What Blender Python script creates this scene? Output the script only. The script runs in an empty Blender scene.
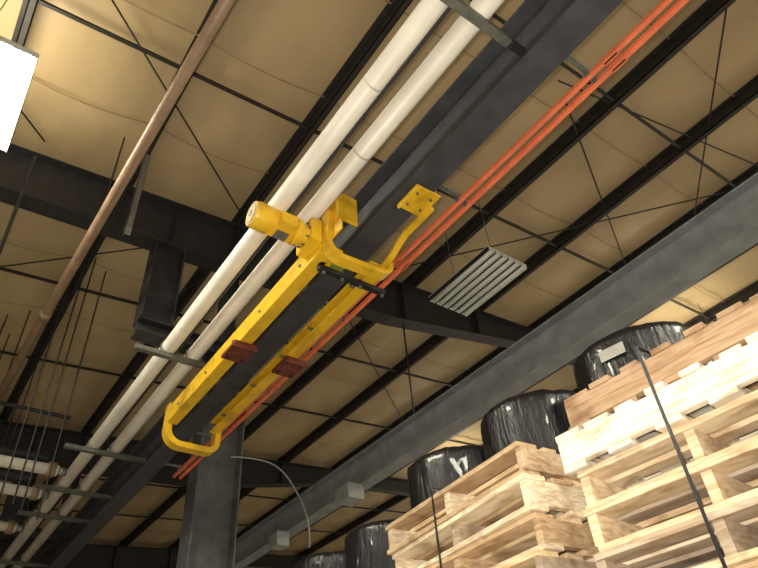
import bpy, bmesh, math, random
from mathutils import Vector, Matrix, noise
random.seed(7)
CZ=1.6   # eye height; structure heights below are given above eye level via h()
def h(v): return CZ+v
scene=bpy.context.scene
try:
    scene.view_settings.view_transform='Standard'
except Exception: pass

# ---------------------------------------------------------------- materials
def mat(name,col,rough=0.6,metal=0.0,var=0.25,scale=6.0,bump=0.0,col2=None,detail=6,emit=None,emit_s=0,stretch=(1,1,1),lo=0.35,hi=0.7,coat=0):
    m=bpy.data.materials.new(name); m.use_nodes=True
    nt=m.node_tree; n=nt.nodes; l=nt.links
    b=n['Principled BSDF']
    b.inputs['Roughness'].default_value=rough; b.inputs['Metallic'].default_value=metal
    tc=n.new('ShaderNodeTexCoord'); mp=n.new('ShaderNodeMapping'); mp.inputs['Scale'].default_value=stretch
    l.new(tc.outputs['Object'],mp.inputs['Vector'])
    nz=n.new('ShaderNodeTexNoise'); nz.inputs['Scale'].default_value=scale; nz.inputs['Detail'].default_value=detail
    l.new(mp.outputs['Vector'],nz.inputs['Vector'])
    cr=n.new('ShaderNodeValToRGB')
    if col2 is None: col2=tuple(c*(1-var) for c in col)
    cr.color_ramp.elements[0].position=lo; cr.color_ramp.elements[0].color=(*col2,1)
    cr.color_ramp.elements[1].position=hi; cr.color_ramp.elements[1].color=(*col,1)
    l.new(nz.outputs['Fac'],cr.inputs['Fac']); l.new(cr.outputs['Color'],b.inputs['Base Color'])
    if bump:
        bp=n.new('ShaderNodeBump'); bp.inputs['Strength'].default_value=bump; bp.inputs['Distance'].default_value=0.02
        l.new(nz.outputs['Fac'],bp.inputs['Height']); l.new(bp.outputs['Normal'],b.inputs['Normal'])
    if coat: b.inputs['Coat Weight'].default_value=coat
    if emit:
        b.inputs['Emission Color'].default_value=(*emit,1); b.inputs['Emission Strength'].default_value=emit_s
    return m
def wood_mat():
    m=bpy.data.materials.new('pallet_wood'); m.use_nodes=True
    nt=m.node_tree;n=nt.nodes;l=nt.links;b=n['Principled BSDF'];b.inputs['Roughness'].default_value=0.8
    at=n.new('ShaderNodeAttribute'); at.attribute_name='shade'
    tc=n.new('ShaderNodeTexCoord'); mp=n.new('ShaderNodeMapping'); mp.inputs['Scale'].default_value=(9,2.5,30)
    l.new(tc.outputs['Object'],mp.inputs['Vector'])
    nz=n.new('ShaderNodeTexNoise'); nz.inputs['Scale'].default_value=1.6; nz.inputs['Detail'].default_value=7; nz.inputs['Distortion'].default_value=0.8
    l.new(mp.outputs['Vector'],nz.inputs['Vector'])
    cr=n.new('ShaderNodeValToRGB'); cr.color_ramp.elements[0].position=0.3; cr.color_ramp.elements[0].color=(0.62,0.50,0.38,1)
    cr.color_ramp.elements[1].position=0.6; cr.color_ramp.elements[1].color=(1.0,0.98,0.95,1)
    l.new(nz.outputs['Fac'],cr.inputs['Fac'])
    mx=n.new('ShaderNodeMix'); mx.data_type='RGBA'; mx.blend_type='MULTIPLY'; mx.inputs[0].default_value=1
    l.new(at.outputs['Color'],mx.inputs[6]); l.new(cr.outputs['Color'],mx.inputs[7])
    n2=n.new('ShaderNodeTexNoise'); n2.inputs['Scale'].default_value=6; n2.inputs['Detail'].default_value=4
    l.new(tc.outputs['Object'],n2.inputs['Vector'])
    c2=n.new('ShaderNodeValToRGB'); c2.color_ramp.elements[0].position=0.27; c2.color_ramp.elements[0].color=(0.42,0.31,0.22,1)
    c2.color_ramp.elements[1].position=0.48; c2.color_ramp.elements[1].color=(1,1,1,1)
    l.new(n2.outputs['Fac'],c2.inputs['Fac'])
    m2=n.new('ShaderNodeMix'); m2.data_type='RGBA'; m2.blend_type='MULTIPLY'; m2.inputs[0].default_value=0.75
    l.new(mx.outputs[2],m2.inputs[6]); l.new(c2.outputs['Color'],m2.inputs[7])
    l.new(m2.outputs[2],b.inputs['Base Color'])
    bp=n.new('ShaderNodeBump'); bp.inputs['Strength'].default_value=0.35; bp.inputs['Distance'].default_value=0.005
    l.new(nz.outputs['Fac'],bp.inputs['Height']); l.new(bp.outputs['Normal'],b.inputs['Normal'])
    return m
M={}
M['facing']=mat('ceiling_insulation_facing',(0.54,0.405,0.225),0.5,scale=1.2,var=0.22,bump=0.8,stretch=(1,0.5,1))
M['seam']=mat('facing_seam_tape',(0.36,0.26,0.14),0.7)
M['dark']=mat('dark_primer_steel',(0.030,0.029,0.031),0.55,0.1,var=0.4,scale=8)
M['purlin']=mat('purlin_dark_paint',(0.032,0.029,0.026),0.5,0.1,var=0.4)
M['runway']=mat('runway_slate_paint',(0.07,0.072,0.08),0.5,0.15,var=0.35,scale=5,bump=0.05)
M['grey']=mat('runway_grey_paint',(0.30,0.32,0.33),0.5,0.05,var=0.3,scale=4)
M['colgrey']=mat('column_grey_paint',(0.12,0.13,0.125),0.6,0.0,var=0.3)
M['pvc']=mat('white_pipe_jacket',(0.86,0.81,0.70),0.4,var=0.12,scale=3)
M['band']=mat('pipe_jacket_seam',(0.78,0.73,0.63),0.45)
M['brown']=mat('brown_pipe_paint',(0.32,0.21,0.13),0.45,var=0.3)
M['orange']=mat('orange_conductor_cover',(0.84,0.21,0.09),0.55,var=0.2)
M['yellow']=mat('crane_yellow_paint',(0.82,0.50,0.02),0.35,scale=4,col2=(0.56,0.32,0.015),lo=0.32,hi=0.5,detail=7,coat=0.25)
M['cream']=mat('motor_cap_cream',(0.58,0.46,0.22),0.6,var=0.4)
M['red']=mat('red_oxide_plate',(0.20,0.045,0.02),0.6,var=0.5,scale=15)
M['black']=mat('black_rubber',(0.015,0.015,0.015),0.5)
M['galv']=mat('galvanised_strut',(0.30,0.30,0.28),0.45,0.6,var=0.35,scale=20)
M['strut']=mat('dull_strut',(0.17,0.18,0.15),0.5,0.3,var=0.35,scale=20)
M['green']=mat('green_tag',(0.30,0.34,0.05),0.5)
M['white']=mat('fixture_white',(0.66,0.70,0.63),0.4,var=0.1)
M['tube']=mat('lamp_tube_unlit',(0.78,0.8,0.74),0.3,var=0.05)
M['lit']=mat('lamp_tube_lit',(1,1,1),0.3,emit=(1.0,0.96,0.80),emit_s=60)
M['wrap']=mat('black_stretch_film',(0.012,0.012,0.015),0.3,var=0.5,scale=5,bump=0.8,stretch=(6,6,1.0),coat=0.2)
M['label']=mat('paper_label',(0.5,0.5,0.46),0.6,var=0.15)
M['strap']=mat('black_strapping',(0.01,0.01,0.012),0.35)
M['wood']=wood_mat()
M['concrete']=mat('concrete_floor',(0.40,0.37,0.33),0.7,var=0.2,scale=1.5)
M['wall']=mat('wall_liner',(0.12,0.10,0.07),0.8,var=0.2,scale=1.0)
M['box']=mat('junction_box_grey',(0.34,0.36,0.35),0.5,var=0.15)
M['cable']=mat('cable_dark',(0.03,0.028,0.025),0.6)

# ---------------------------------------------------------------- mesh builder
class B:
    def __init__(s,name,origin=(0,0,0)):
        s.name=name; s.bm=bmesh.new(); s.mats=[]; s.o=Vector(origin)
        s.col=s.bm.loops.layers.float_color.new('shade')
    def mi(s,k):
        if k not in s.mats: s.mats.append(k)
        return s.mats.index(k)
    def face(s,vs,k,shade=(1,1,1),smooth=False):
        try: f=s.bm.faces.new(vs)
        except ValueError: return
        f.material_index=s.mi(k); f.smooth=smooth
        for lp in f.loops: lp[s.col]=(*shade,1)
    def box(s,lo,hi,k,rot=None,piv=None,shade=(1,1,1)):
        x0,y0,z0=lo;x1,y1,z1=hi
        P=[Vector(p) for p in[(x0,y0,z0),(x1,y0,z0),(x1,y1,z0),(x0,y1,z0),(x0,y0,z1),(x1,y0,z1),(x1,y1,z1),(x0,y1,z1)]]
        if rot is not None:
            pv=Vector(piv) if piv is not None else (P[0]+P[6])/2
            P=[rot@(p-pv)+pv for p in P]
        v=[s.bm.verts.new(p-s.o) for p in P]
        for f in[(0,3,2,1),(4,5,6,7),(0,1,5,4),(1,2,6,5),(2,3,7,6),(3,0,4,7)]: s.face([v[i] for i in f],k,shade)
    def cbox(s,c,d,k,**kw):
        s.box([c[i]-d[i]/2 for i in range(3)],[c[i]+d[i]/2 for i in range(3)],k,**kw)
    def cyl(s,p0,p1,r,k,seg=20,r1=None,caps=True,capk=None):
        p0=Vector(p0);p1=Vector(p1);r1=r if r1 is None else r1
        d=(p1-p0).normalized(); a=d.orthogonal().normalized(); b=d.cross(a)
        A=[];C=[]
        for i in range(seg):
            t=2*math.pi*i/seg; q=a*math.cos(t)+b*math.sin(t)
            A.append(s.bm.verts.new(p0+q*r-s.o)); C.append(s.bm.verts.new(p1+q*r1-s.o))
        for i in range(seg):
            j=(i+1)%seg; s.face([A[i],A[j],C[j],C[i]],k,smooth=True)
        if caps:
            s.face(A[::-1],capk or k); s.face(C,capk or k)
    def prism(s,pts,axis,t0,t1,k):
        def mk(p,t): return Vector((p[0],t,p[1])) if axis=='y' else Vector((t,p[0],p[1]))
        A=[s.bm.verts.new(mk(p,t0)-s.o) for p in pts]; C=[s.bm.verts.new(mk(p,t1)-s.o) for p in pts]
        n=len(pts)
        for i in range(n):
            j=(i+1)%n; s.face([A[i],A[j],C[j],C[i]],k)
        s.face(A[::-1],k); s.face(C,k)
    def ribbon(s,pts,axis,t0,t1,th,k):
        P=[Vector(p) for p in pts]; L=[];R=[]
        for i,p in enumerate(P):
            d=(P[min(i+1,len(P)-1)]-P[max(i-1,0)]).normalized(); nn=Vector((-d.y,d.x))*th/2
            L.append(p+nn);R.append(p-nn)
        s.prism([tuple(q) for q in L+R[::-1]],axis,t0,t1,k)
    def ibeam(s,x,zb,zt,y0,y1,fw,tf,tw,k):
        s.box((x-fw/2,y0,zb),(x+fw/2,y1,zb+tf),k); s.box((x-fw/2,y0,zt-tf),(x+fw/2,y1,zt),k)
        s.box((x-tw/2,y0,zb+tf),(x+tw/2,y1,zt-tf),k)
    def done(s,bevel=0.0,parent=None,autosm=False):
        bmesh.ops.recalc_face_normals(s.bm,faces=s.bm.faces[:])
        me=bpy.data.meshes.new(s.name); s.bm.to_mesh(me); s.bm.free()
        for k in s.mats: me.materials.append(M[k])
        ob=bpy.data.objects.new(s.name,me); ob.location=s.o; scene.collection.objects.link(ob)
        if bevel:
            md=ob.modifiers.new('bevel','BEVEL'); md.width=bevel; md.segments=2; md.limit_method='ANGLE'; md.angle_limit=math.radians(50)
        if parent: ob.parent=parent
        return ob
def tube_curve(name,pts,r,k):
    cu=bpy.data.curves.new(name,'CURVE'); cu.dimensions='3D'; cu.bevel_depth=r; cu.bevel_resolution=3
    sp=cu.splines.new('NURBS'); sp.points.add(len(pts)-1)
    for i,p in enumerate(pts): sp.points[i].co=(*p,1)
    sp.use_endpoint_u=True; sp.order_u=3
    cu.materials.append(M[k]); ob=bpy.data.objects.new(name,cu); scene.collection.objects.link(ob); return ob

# ---------------------------------------------------------------- shell
X0,X1,Y0,Y1=-11,19.4,-4,26
def roofz(x): return h(6.97+0.07*x)
f=B('floor'); f.box((X0,Y0,-0.15),(X1,Y1,0),'concrete'); f.done()
w=B('wall_back'); w.box((X0,Y1,0),(X1,Y1+0.15,roofz(X1)),'wall')
for i in range(60):
    xx=X0+0.25+i*0.5; w.box((xx,Y1-0.03,0),(xx+0.08,Y1,roofz(xx)),'wall')
w.done()
w=B('wall_left'); w.box((X0-0.15,Y0,0),(X0,Y1,roofz(X0)),'wall')
for i in range(58):
    yy=Y0+0.25+i*0.5; w.box((X0,yy,0),(X0+0.03,yy+0.08,roofz(X0)-0.1),'wall')
w.done()
PX=[2.58+1.68*k for k in range(-8,11)]
c=B('ceiling')
nx=8; xs=[]
px=[X0]+[p for p in PX if X0<p<X1]+[X1]
for a,b2 in zip(px[:-1],px[1:]):
    for i in range(nx): xs.append((a+(b2-a)*i/nx,math.sin(math.pi*i/nx)))
xs.append((X1,0))
ys=[Y0+i*0.2 for i in range(int((Y1-Y0)/0.2)+1)]
grid=[]
for x,sg in xs:
    row=[]
    for y in ys:
        seam=abs(((y+0.35)/1.5)%1-0.5)*2
        z=roofz(x)+0.03-0.07*sg*(0.6+0.5*noise.noise(Vector((x*0.7,y*0.9,0))))-0.03*sg*(seam**6)
        z+=0.06*sg*noise.noise(Vector((x*2.5,y*1.6,4)))
        row.append(c.bm.verts.new((x,y,z)))
    grid.append(row)
for i in range(len(xs)-1):
    for j in range(len(ys)-1):
        c.face([grid[i][j],grid[i][j+1],grid[i+1][j+1],grid[i+1][j]],'facing',smooth=True)
for k in range(20):
    y=Y0+0.4+1.5*k
    for i in range(len(xs)-1):
        xa,sa=xs[i];xb,sb=xs[i+1]
        za=roofz(xa)-0.012-0.105*sa; zb=roofz(xb)-0.012-0.105*sb
        wa=0.04*noise.noise(Vector((xa*0.6,k*5.1,0))); wb=0.04*noise.noise(Vector((xb*0.6,k*5.1,0)))
        v=[c.bm.verts.new(p) for p in[(xa,y+wa,za),(xb,y+wb,zb),(xb,y+0.022+wb,zb),(xa,y+0.022+wa,za)]]
        c.face(v,'seam')
v=[c.bm.verts.new(p) for p in[(X0,Y0,roofz(X0)+0.2),(X1,Y0,roofz(X1)+0.2),(X1,Y1,roofz(X1)+0.2),(X0,Y1,roofz(X0)+0.2)]]
c.face(v,'dark'); c.done()
for p in PX:
    if not X0<p<X1: continue
    q=B('roof_purlin',(p,0,0)); zt=roofz(p)-0.01; zb=zt-0.2
    q.box((p-0.006,Y0,zb),(p+0.006,Y1-0.04,zt),'purlin'); q.box((p-0.006,Y0,zb),(p+0.075,Y1-0.04,zb+0.012),'purlin')
    q.box((p-0.075,Y0,zt-0.012),(p+0.006,Y1-0.04,zt),'purlin'); q.box((p+0.063,Y0,zb),(p+0.075,Y1-0.04,zb+0.03),'purlin')
    q.done()
for y in (1.85,4.35,9.0,11.4,16.6,19.0):
    s_=B('purlin_sag_strut',(0,y,0)); xa=X0+0.05
    s_.prism([(xa,roofz(xa)-0.17),(X1,roofz(X1)-0.17),(X1,roofz(X1)-0.13),(xa,roofz(xa)-0.13)],'y',y-0.02,y+0.02,'purlin'); s_.done()
def rafter(Y):
    r=B('tapered_roof_rafter',(0,Y,0))
    bot=[(X0+0.04,5.62),(-0.4,5.98),(2.5,6.1),(5.4,6.28),(9.3,7.02),(X1,7.72)]
    top=[(x,6.75+0.07*x) for x in (X0+0.04,X1)]
    bb=[(x,h(z)) for x,z in bot]; tt=[(x,h(z)) for x,z in top]
    r.prism(bb+tt[::-1],'y',Y-0.006,Y+0.006,'dark')
    r.ribbon(bb,'y',Y-0.13,Y+0.13,0.02,'dark'); r.ribbon(tt,'y',Y-0.13,Y+0.13,0.02,'dark')
    for x in (-8,-5,-2,0.9,1.64,2.57,4.2,5.7,7.5,9.3,12.5,16):
        for (xa,za),(xb,zb) in zip(bot[:-1],bot[1:]):
            if xa<=x<=xb: zz=za+(zb-za)*(x-xa)/(xb-xa)
        r.box((x-0.005,Y-0.12,h(zz)),(x+0.005,Y+0.12,h(6.75+0.07*x)),'dark')
    r.done()
for Y in (-1.1,6.5,14.1,21.7): rafter(Y)
for Y in (6.5,14.1,21.7):
    q=B('drop_hanger_frame',(1.64,Y,h(5))); zt=h(6.04); zb=h(4.78)
    q.box((1.64-0.2,Y-0.15,zb),(1.64-0.18,Y+0.15,zt),'dark'); q.box((1.64+0.18,Y-0.15,zb),(1.64+0.2,Y+0.15,zt),'dark')
    q.box((1.64-0.18,Y-0.008,zb),(1.64+0.18,Y+0.008,zt),'dark')
    q.box((1.44,Y-0.12,h(4.76)),(2.8,Y+0.12,h(4.78)),'dark'); q.box((1.44,Y-0.12,h(4.58)),(2.8,Y+0.12,h(4.60)),'dark'); q.box((1.44,Y-0.01,h(4.6)),(2.8,Y+0.01,h(4.76)),'dark')
    q.done()
q=B('grey_building_column',(3.85,9.5,0)); zt=roofz(3.85)-0.22
q.box((3.48,9.3,0),(3.51,9.72,zt),'colgrey'); q.box((4.2,9.3,0),(4.23,9.72,zt),'colgrey'); q.box((3.51,9.50,0),(4.2,9.52,zt),'colgrey')
q.box((3.4,9.2,0),(4.3,9.8,0.03),'colgrey')
q.done(0.004)
def rod(name,a,b,r=0.012,k='cable'):
    o=B(name,a); o.cyl(a,b,r,k,8); return o.done()
def rp(x,y): return (x,y,roofz(x)-0.15)
for a,b in[((-0.2,3.85),(2.5,6.2)),((5.3,2.2),(9.7,4.3)),((5.0,2.05),(9.4,1.35)),((5.9,0.1),(9.2,2.6)),((-0.2,9.0),(2.5,6.8)),((5.3,6.3),(9.2,2.0)),((-5,1.5),(-0.2,6.2)),((4.2,6.7),(9.3,11))]:
    rod('roof_cross_brace_rod',rp(*a),rp(*b))

# ---------------------------------------------------------------- runway beams
RX=2.57
r1=B('crane_runway_beam',(RX,0,0)); r1.ibeam(RX,h(4.0),h(4.55),-3,22,0.26,0.022,0.014,'runway')
for y in(-1.1,6.5,14.1,21.7):
    zt=h(6.08)
    r1.box((RX-0.1,y-0.006,h(4.55)),(RX+0.1,y+0.006,zt),'dark'); r1.box((RX-0.1,y-0.09,h(4.55)),(RX-0.09,y+0.09,zt),'dark'); r1.box((RX+0.09,y-0.09,h(4.55)),(RX+0.1,y+0.09,zt),'dark')
r1.done()
R2=5.72
r2=B('grey_runway_beam',(R2,0,0)); r2.ibeam(R2,h(4.0),h(4.52),-3,22,0.24,0.02,0.014,'grey')
for y in(-1.1,6.5,14.1,21.7):
    r2.cyl((R2,y,h(4.5)),(R2,y,h(6.32)),0.014,'dark',8)
r2.done()
CBX=(2.975,3.07); CBZ=4.03
for i,x in enumerate(CBX):
    cb=B('orange_conductor_bar',(x,0,0)); z=h(CBZ)
    cb.box((x-0.02,-3,z-0.022),(x+0.02,8.9,z+0.02),'orange')
    cb.box((x-0.011,-3,z-0.030),(x+0.011,8.9,z-0.022),'orange')
    for y in (0.75,3.3,5.9): cb.box((x-0.024,y,z-0.03),(x+0.024,y+0.12,z+0.024),'orange')
    cb.done(0.006)
for y in(-1.2,1.0,2.45,4.4,6.1,7.6,8.7):
    hb=B('conductor_bar_hanger',(3.0,y,h(CBZ)))
    hb.box((2.577,y-0.02,h(CBZ+0.055)),(3.12,y+0.02,h(CBZ+0.08)),'strut')
    for x in CBX:
        hb.box((x-0.03,y-0.018,h(CBZ-0.02)),(x-0.024,y+0.018,h(CBZ+0.055)),'galv'); hb.box((x+0.024,y-0.018,h(CBZ-0.02)),(x+0.03,y+0.018,h(CBZ+0.055)),'galv')
        hb.cyl((x,y,h(CBZ+0.022)),(x,y,h(CBZ+0.11)),0.008,'galv',8)
    hb.done()

# ---------------------------------------------------------------- pipes
for x in(1.81,2.12):
    p=B('white_insulated_pipe',(x,0,h(4.36)))
    p.cyl((x,-3,h(4.36)),(x,18,h(4.36)),0.088,'pvc',32)
    for i in range(5): 
        y=-1.6+i*3.66+(0.6 if x>2 else 0); p.cyl((x,y,h(4.36)),(x,y+0.02,h(4.36)),0.0884,'band',32)
    p.done()
p=B('dark_conduit',(1.965,0,h(4.5))); p.cyl((1.965,-3,h(4.5)),(1.965,18,h(4.5)),0.035,'dark',12); p.done()
for y,z in((10.2,4.36),(11.2,4.36),(12.9,4.36)):
    p=B('white_branch_pipe',(0,y,h(z))); p.cyl((-8,y,h(z)),(1.60,y,h(z)),0.085,'pvc',24)
    p.cyl((1.45,y,h(z)),(1.56,y,h(z)),0.115,'brown',24); p.cyl((0.6,y,h(z)),(0.72,y,h(z)),0.115,'brown',24)
    p.cyl((1.60,y,h(z)),(1.72,y,h(z)),0.06,'galv',16)
    for xx in (-6,-3,0.2): p.cyl((xx,y,h(z)+0.08),(xx,y,roofz(xx)-0.15),0.01,'dark',8)
    p.done()
for y,z,r_ in((10.7,4.75,0.06),(12.0,4.9,0.09),(13.6,4.6,0.07),(9.7,5.0,0.03)):
    p=B('dark_branch_conduit',(0,y,h(z))); p.cyl((-5.4,y,h(z)),(1.5,y,h(z)),r_,'dark',16)
    for xx in (-5,-2.5,0.9): p.cyl((xx,y,h(z)),(xx,y,roofz(xx)-0.15),0.01,'dark',8)
    p.done()
for y in(1.2,6.25,9.05,10.6,11.8,14.5):
    s=B('pipe_support_strut',(1.9,y,h(4.23))); z=h(4.27)
    xe=2.40 if y<2 else RX-0.01
    s.box((1.42,y-0.035,z-0.055),(xe,y+0.035,z-0.05),'strut'); s.box((1.42,y-0.035,z-0.05),(xe,y-0.03,z),'strut'); s.box((1.42,y+0.03,z-0.05),(xe,y+0.035,z),'strut')
    if y<2: s.box((2.36,y-0.03,z-0.05),(RX-0.01,y+0.03,z),'dark')
    for x in(1.81,2.12):
        for sx in(-1,1): s.box((x+sx*0.096-0.003,y-0.02,z-0.05),(x+sx*0.096+0.003,y+0.02,z+0.12),'galv')
        s.ribbon([(x+0.096*math.cos(t),h(4.36)+0.096*math.sin(t)) for t in[math.pi*i/12 for i in range(13)]],'y',y-0.02,y+0.02,0.005,'galv')
    s.done()
p=B('brown_sprinkler_pipe',(0.6,0,h(5.3)))
p.cyl((0.89,-3,h(5.3)),(0.3,16,h(5.3)),0.058,'brown',20)
for y in(1.5,5.7,10):
    x=0.89-0.031*(y+3); p.cyl((x,y,h(5.3)),(x,y,roofz(x)-0.1),0.01,'dark',8)
for y in (0.2,7.6): 
    x=0.89-0.031*(y+3); p.cyl((x,y,h(5.3)),(x-0.005,y+0.16,h(5.3)),0.072,'brown',20)
p.done()
p=B('hanging_angle_bracket',(0.95,5.75,h(6))); p.box((0.92,5.73,h(5.35)),(0.99,5.74,h(6.85)),'galv'); p.box((0.92,5.73,h(5.35)),(0.926,5.79,h(6.85)),'galv'); p.done()
rod('ceiling_conduit',(-0.2,5.6,h(5.85)),(-0.2,22,h(5.85)),0.02)
for x,y in((0.9,8.1),(1.02,8.25),(0.78,8.4),(1.25,8.5),(0.2,10.6),(0.35,10.9)):
    rod('hanging_drop_cable',(x,y,h(3.0)),(x,y,roofz(x)-0.05),0.01)

# ---------------------------------------------------------------- crane end truck
et=bpy.data.objects.new('underhung_crane_end_truck',None); scene.collection.objects.link(et); et.location=(RX,5.2,h(3.9))
def part(b,bev=0.006):
    o=b.done(bev); o.parent=et; o.matrix_parent_inverse=Matrix.Translation(-et.location); return o
for nm,xi,xo in(('left_rail',2.30,2.17),('right_rail',2.72,2.84)):
    b=B(nm,(xo,5.2,h(3.9))); lo,hi_=min(xi,xo),max(xi,xo)
    zt=h(4.06) if xo<RX else h(3.99)
    b.box((xo-0.005,3.45,h(3.84)),(xo+0.005,7.05,zt),'yellow')
    b.box((lo,3.45,h(3.84)),(hi_,7.05,h(3.852)),'yellow'); b.box((lo,3.45,zt-0.012),(hi_,7.05,zt),'yellow')
    for y in(3.8,4.6,5.2,5.9,6.7): b.cyl((xo-0.02*(1 if xo<xi else -1),y,h(3.93)),(xi,y,h(3.93)),0.016,'strut',10)
    part(b)
for nm,x in(('left_mount_plate',2.24),('right_mount_plate',2.84)):
    b=B(nm,(x,5.2,h(3.82))); b.box((x-0.13,5.03,h(3.80)),(x+0.13,5.37,h(3.84)),'red')
    b.box((x-0.13,5.03,h(3.76)),(x+0.13,5.05,h(3.80)),'red')
    for sx in(-.08,.08):
        for sy in(-.11,.11): b.cyl((x+sx,5.2+sy,h(3.78)),(x+sx,5.2+sy,h(3.80)),0.02,'black',6)
    part(b)
def arc(cx,cz,r,a0,a1,n=8): return [(cx+r*math.cos(math.radians(a0+(a1-a0)*i/n)),h(cz)+r*math.sin(math.radians(a0+(a1-a0)*i/n))) for i in range(n+1)]
b=B('far_yoke',(RX,7.1,h(3.8)))
b.ribbon([(2.2,h(4.12))]+arc(2.38,3.78,0.18,180,270)+arc(2.72,3.72,0.12,270,360)+[(2.84,h(3.92))],'y',7.02,7.16,0.075,'yellow')
part(b)
b=B('near_yoke',(RX,3.4,h(4)))
b.ribbon([(2.22,h(4.3))]+arc(2.36,3.94,0.16,180,270)+arc(2.76,3.92,0.12,270,360)+[(2.88,h(3.98))],'y',3.34,3.46,0.055,'yellow')
b.box((2.24,3.22,h(4.05)),(2.27,3.6,h(4.42)),'yellow')
b.box((2.20,3.20,h(4.08)),(2.42,3.23,h(4.42)),'yellow')
b.box((2.23,3.20,h(3.95)),(2.25,3.46,h(4.1)),'yellow')
part(b)
b=B('right_guard_arm',(2.78,3.1,h(3.95)))
pth=[(3.46,h(3.86)),(3.34,h(3.84)),(3.2,h(3.86)),(3.08,h(3.92)),(2.98,h(3.96)),(2.6,h(3.965))]
b.ribbon(pth,'x',2.74,2.80,0.035,'yellow')
b.box((2.50,2.46,h(3.962)),(2.76,2.74,h(3.98)),'yellow'); b.box((2.50,2.46,h(3.93)),(2.515,2.74,h(3.962)),'yellow')
b.box((2.745,2.5,h(3.98)),(2.76,2.72,h(4.12)),'yellow')
for xx,yy in((2.56,2.53),(2.56,2.67),(2.7,2.53),(2.7,2.67)): b.cyl((xx,yy,h(3.945)),(xx,yy,h(3.962)),0.014,'strut',6)
part(b,0.004)
b=B('cross_bar',(2.6,3.6,h(3.8))); b.box((2.24,3.58,h(3.78)),(2.98,3.64,h(3.83)),'black')
for x in(2.3,2.5,2.7,2.95): b.cyl((x,3.61,h(3.75)),(x,3.61,h(3.86)),0.016,'strut',8)
part(b)
b=B('gear_reducer',(2.2,3.55,h(4.05)))
b.box((2.06,3.42,h(3.93)),(2.17,3.7,h(4.2)),'yellow'); b.box((2.17,3.46,h(3.9)),(2.42,3.68,h(3.98)),'yellow'); 
b.cyl((1.98,3.55,h(4.06)),(2.08,3.55,h(4.06)),0.10,'yellow',24); b.cyl((2.28,3.6,h(3.84)),(2.28,3.6,h(4.0)),0.05,'yellow',16)
b.box((2.38,3.5,h(3.86)),(2.50,3.72,h(3.95)),'green'); b.box((2.2,3.44,h(3.88)),(2.26,3.47,h(3.96)),'red')
for i in range(8):
    t=2*math.pi*i/8; b.cyl((2.03,3.55+0.115*math.cos(t),h(4.06)+0.115*math.sin(t)),(2.06,3.55+0.115*math.cos(t),h(4.06)+0.115*math.sin(t)),0.012,'strut',6)
part(b)
b=B('drive_motor',(1.8,3.55,h(4.06)))
b.cyl((1.53,3.55,h(4.06)),(1.57,3.55,h(4.06)),0.115,'yellow',32,r1=0.128,capk='cream'); b.cyl((1.57,3.55,h(4.06)),(1.70,3.55,h(4.06)),0.128,'yellow',32)
b.cyl((1.70,3.55,h(4.06)),(1.94,3.55,h(4.06)),0.108,'yellow',32); b.cyl((1.94,3.55,h(4.06)),(1.99,3.55,h(4.06)),0.125,'yellow',32)
for i in range(28):
    t=2*math.pi*i/28; c_=Vector((1.82,3.55+0.113*math.cos(t),h(4.06)+0.113*math.sin(t)))
    b.cbox(c_,(0.22,0.018,0.005),'yellow',rot=Matrix.Rotation(t,3,'X'))
b.cyl((1.522,3.55,h(4.06)),(1.53,3.55,h(4.06)),0.095,'cream',24); b.cyl((1.518,3.55,h(4.06)),(1.522,3.55,h(4.06)),0.03,'strut',16)
b.box((1.74,3.38,h(3.94)),(1.9,3.46,h(4.06)),'yellow'); b.box((1.76,3.5,h(3.93)),(1.88,3.6,h(3.942)),'galv')
part(b,0.004)
b=B('wheels',(RX,5,h(4.05)))
for y in(3.85,4.25,6.3,6.7):
    for sx in(-1,1):
        x=RX+sx*0.1; b.cyl((RX+sx*0.06,y,h(4.095)),(RX+sx*0.12,y,h(4.095)),0.072,'strut',20)
        b.cyl((RX+sx*0.12,y,h(4.095)),(RX+sx*0.13,y,h(4.095)),0.085,'strut',20)
        b.cyl((RX+sx*0.12,y,h(4.04)),(RX+sx*0.27,y,h(4.04)),0.02,'strut',10)
part(b,0)

# ---------------------------------------------------------------- high bay fixtures
def fixture(name,x,y,z,lit,wx=0.75,ly=1.3):
    b=B(name,(x,y,z))
    b.box((x-wx/2,y-ly/2,z+0.05),(x+wx/2,y+ly/2,z+0.07),'white')
    e=0.05 if not lit else 0.012
    b.box((x-wx/2,y-ly/2,z),(x+wx/2,y-ly/2+e,z+0.05),'white'); b.box((x-wx/2,y+ly/2-e,z),(x+wx/2,y+ly/2,z+0.05),'white')
    n=6
    for i in range(n):
        cx=x-wx/2+wx*(i+0.5)/n; hw=wx/n/2
        for s_ in(-1,1):
            v=[b.bm.verts.new(Vector(p)-b.o) for p in[(cx+s_*hw,y-ly/2,z-0.01),(cx+s_*hw,y+ly/2,z-0.01),(cx+s_*hw*0.45,y+ly/2,z+0.05),(cx+s_*hw*0.45,y-ly/2,z+0.05)]]
            b.face(v,'white')
        if not lit: b.box((cx-hw-0.006,y-ly/2,z-0.012),(cx-hw+0.012,y+ly/2,z+0.05),'dark')
        b.cyl((cx,y-ly/2+0.02,z+0.012),(cx,y+ly/2-0.02,z+0.012),0.03 if lit else 0.024,'lit' if lit else 'tube',12)
    b.box((x-0.1,y-ly/2+0.1,z+0.07),(x+0.1,y+ly/2-0.1,z+0.13),'white')
    for sy in(-0.4,0.4): b.cyl((x,y+sy,z+0.1),(x,y+sy,roofz(x)-0.06),0.006,'galv',6)
    return b.done()
fixture('high_bay_fluorescent_light',5.55,4.6,h(5.75),False)
LF=[(-0.96,4.85,5.65),(-1.0,-2.6,5.75),(5.5,-2.6,5.75),(-6,4.9,5.2),(-6,12,5.2),(12,4.6,6.3),(12,-2.6,6.3),(12,12,6.3)]
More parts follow.
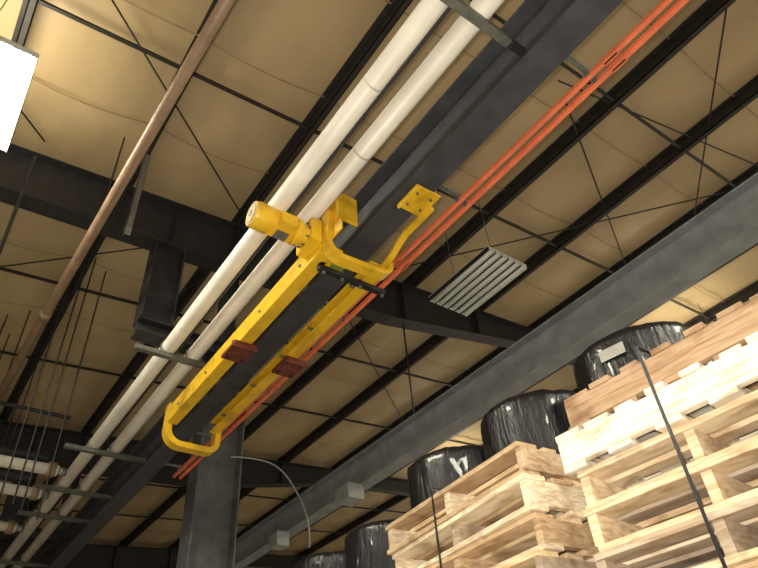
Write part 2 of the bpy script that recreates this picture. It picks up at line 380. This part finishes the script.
for i,(x,y,z) in enumerate(LF):
    fixture('lit_high_bay_fluorescent_light',x,y,h(z),True,wx=1.0)
    ld=bpy.data.lights.new('high_bay_lamp','AREA'); ld.shape='RECTANGLE'; ld.size=0.9; ld.size_y=1.2; ld.energy=170; ld.color=(1,0.93,0.74)
    lo=bpy.data.objects.new('high_bay_lamp',ld); lo.location=(x,y,h(z)-0.04); scene.collection.objects.link(lo)
    lu=bpy.data.lights.new('added_ceiling_halo_light','AREA'); lu.shape='RECTANGLE'; lu.size=0.8; lu.size_y=1.1; lu.energy=34; lu.color=(1,0.90,0.66)  # added upward light over each fixture, brightens the ceiling into a halo
    uo=bpy.data.objects.new('added_ceiling_halo_light',lu); uo.location=(x,y,h(z)+0.16); uo.rotation_euler=(math.pi,0,0); scene.collection.objects.link(uo)

# ---------------------------------------------------------------- pallets
TONES=[(0.70,0.54,0.34),(0.76,0.61,0.41),(0.62,0.46,0.28),(0.80,0.70,0.53),(0.50,0.38,0.25),(0.72,0.55,0.34),(0.46,0.38,0.29),(0.82,0.74,0.60)]
def pallet(b,cx,cy,z,LX,LY,ang,tone=None,H=0.17,turned=False):
    pv=(cx,cy,z); t=0.027
    R=Matrix.Rotation(ang+(math.pi/2 if turned else 0),3,'Z')
    if turned: LX,LY=LY,LX
    base=tone if tone else random.choice(TONES)
    def tt():
        k=random.uniform(0.82,1.1); q=base if (tone or random.random()<0.5) else random.choice(TONES); return tuple(min(1,c*k) for c in q)
    def bx(lo,hi_): b.box((cx+lo[0],cy+lo[1],z+lo[2]),(cx+hi_[0],cy+hi_[1],z+hi_[2]),'wood',rot=R,piv=pv,shade=tt())
    for sy in(-LY/2,-0.022,LY/2-0.045):
        j=random.uniform(0,0.02)
        bx((-LX/2+0.005+j,sy,t),(LX/2-0.005,sy+0.045,H-t))
    n=7
    for i in range(n):
        wv=random.choice((0.09,0.11,0.135)) if 0<i<n-1 else 0.135
        c0=-LX/2+wv/2+(LX-wv)*i/(n-1); e=random.uniform(-0.014,0.014)
        bx((c0-wv/2,-LY/2+e,H-t),(c0+wv/2,LY/2+e,H))
    for i in range(5):
        wv=0.12; c0=-LX/2+wv/2+(LX-wv)*i/4; e=random.uniform(-0.014,0.014)
        bx((c0-wv/2,-LY/2+e,0),(c0+wv/2,LY/2+e,t))
def stack(name,cx,cy,top,LX,LY,ang,H,special={},turned=()):
    b=B(name,(cx,cy,0)); n=int(top/H); hh=top/n
    for i in range(n):
        jx,jy=random.uniform(-0.03,0.03),random.uniform(-0.035,0.035)
        pallet(b,cx+jx,cy+jy,i*hh,LX,LY,ang+random.uniform(-0.03,0.03),special.get(n-1-i),H=hh-0.001,turned=(n-1-i) in turned)
    return b.done(0.003)
stack('wooden_pallet_stack',2.97,1.13,h(1.47),1.2,1.08,0.03,0.175,{0:(0.42,0.29,0.18),1:(0.86,0.83,0.73),2:(0.76,0.63,0.44)},turned=(0,1))
stack('wooden_pallet_stack',3.02,2.53,h(1.40),1.2,1.30,-0.09,0.175)
def strap(name,x,y,z0,z1,x1):
    b=B(name,(x,y,0)); w_=0.007
    b.box((x-0.003,y-w_,z0),(x,y+w_,z1),'strap')
    b.box((x-0.003,y-w_,z1),(x1,y+w_,z1+0.003),'strap'); b.box((x1,y-w_,z0),(x1+0.003,y+w_,z1),'strap'); b.done()
strap('black_pallet_strap',2.325,1.13,0.0,h(1.475),3.62)
strap('black_pallet_strap',2.37,2.62,0.0,h(1.405),3.68)

# ---------------------------------------------------------------- wrapped loads
def wrapped(cx,cy,top,r,label=False):
    b=B('stretch_wrapped_drum_load',(cx,cy,0)); tiers=3; th=top/tiers
    for k in range(tiers):
        z0=k*th; pallet(b,cx,cy,z0,0.98,0.98,0,(0.5,0.36,0.22),H=0.13)
        seg=72; zs=[0.13+ (th-0.13)*t for t in(0,0.06,0.15,0.3,0.45,0.6,0.72,0.82,0.88,0.93,0.97,0.99,1.0)]
        rr=[1.0,1.0,0.99,0.985,0.985,0.99,1.0,1.0,1.0,1.0,0.985,0.93,0.8]
        rings=[]
        off=Vector((cx*7,cy*5,k*3))
        for z,q in zip(zs,rr):
            ring=[]
            for i in range(seg):
                t=2*math.pi*i/seg
                nv=0.022*noise.noise(Vector((math.cos(t)*7,math.sin(t)*7,z*1.2))+off)+0.014*noise.noise(Vector((math.cos(t)*18,math.sin(t)*18,z*2))+off)
                R_=r*q+nv; dz=0 if q>0.98 else 0.02*noise.noise(Vector((math.cos(t)*4,math.sin(t)*4,9))+off)
                ring.append(b.bm.verts.new(Vector((cx+R_*math.cos(t),cy+R_*math.sin(t),z0+z-0.002+min(dz,0)))-b.o))
            rings.append(ring)
        for a,c2 in zip(rings[:-1],rings[1:]):
            for i in range(seg):
                j=(i+1)%seg; b.face([a[i],a[j],c2[j],c2[i]],'wrap',smooth=True)
        b.face(rings[-1],'wrap'); b.face(rings[0][::-1],'wrap')
    if label:
        a=math.radians(190); zc=top-0.2
        c_=Vector((cx+(r+0.014)*math.cos(a),cy+(r+0.014)*math.sin(a),zc))
        b.cbox(c_,(0.004,0.2,0.09),'label',rot=Matrix.Rotation(a,3,'Z'))
    b.done()
for i,y in enumerate((2.15,3.27,4.38,5.55,6.66)):
    wrapped(4.36,y,h((2.70,2.70,2.66,2.34,2.34)[i]),0.52,label=(i==0))

# ---------------------------------------------------------------- boxes & wires on grey beam
b=B('grey_junction_box',(5.5,8.3,h(4.0))); b.box((5.38,7.85,h(3.76)),(5.68,8.2,h(4.0)),'box'); b.box((5.36,7.83,h(3.78)),(5.38,8.22,h(3.98)),'box'); b.done(0.006)
b=B('grey_junction_box',(5.5,10.3,h(4.0))); b.box((5.42,10.2,h(3.75)),(5.66,10.5,h(4.0)),'box'); b.box((5.40,10.18,h(3.77)),(5.42,10.52,h(3.98)),'box'); b.done(0.006)
tube_curve('flexible_conduit_loop',[(4.0,9.25,h(4.7)),(4.35,9.2,h(4.75)),(4.8,9.0,h(4.6)),(5.1,8.8,h(4.0)),(5.2,8.7,h(3.5)),(5.3,8.9,h(3.3))],0.014,'box')

# ---------------------------------------------------------------- light
wd=bpy.data.worlds.new('world'); scene.world=wd; wd.use_nodes=True
wd.node_tree.nodes['Background'].inputs[0].default_value=(1.0,0.84,0.62,1); wd.node_tree.nodes['Background'].inputs[1].default_value=0.55
fl=bpy.data.lights.new('camera_flash','SPOT'); fl.energy=620; fl.spot_size=math.radians(105); fl.spot_blend=0.8; fl.shadow_soft_size=0.03; fl.color=(1,0.93,0.82)
fo=bpy.data.objects.new('camera_flash',fl); scene.collection.objects.link(fo)

# ---------------------------------------------------------------- camera
cam=bpy.data.cameras.new('camera'); cam.sensor_width=36; cam.lens=627.5/758*36; cam.clip_start=0.05; cam.clip_end=200
co=bpy.data.objects.new('camera',cam); scene.collection.objects.link(co)
r=Vector((.8107,-.5811,-.0707)); u=Vector((-.3317,-.5555,.7625)); fw=Vector((.4824,.5948,.6431))
m=Matrix((r,u,-fw)).transposed().to_4x4(); m.translation=Vector((0,0,CZ)); co.matrix_world=m
fm=m.copy(); fm.translation=Vector((0,0,CZ))+u*0.05-r*0.06; fo.matrix_world=fm
scene.camera=co
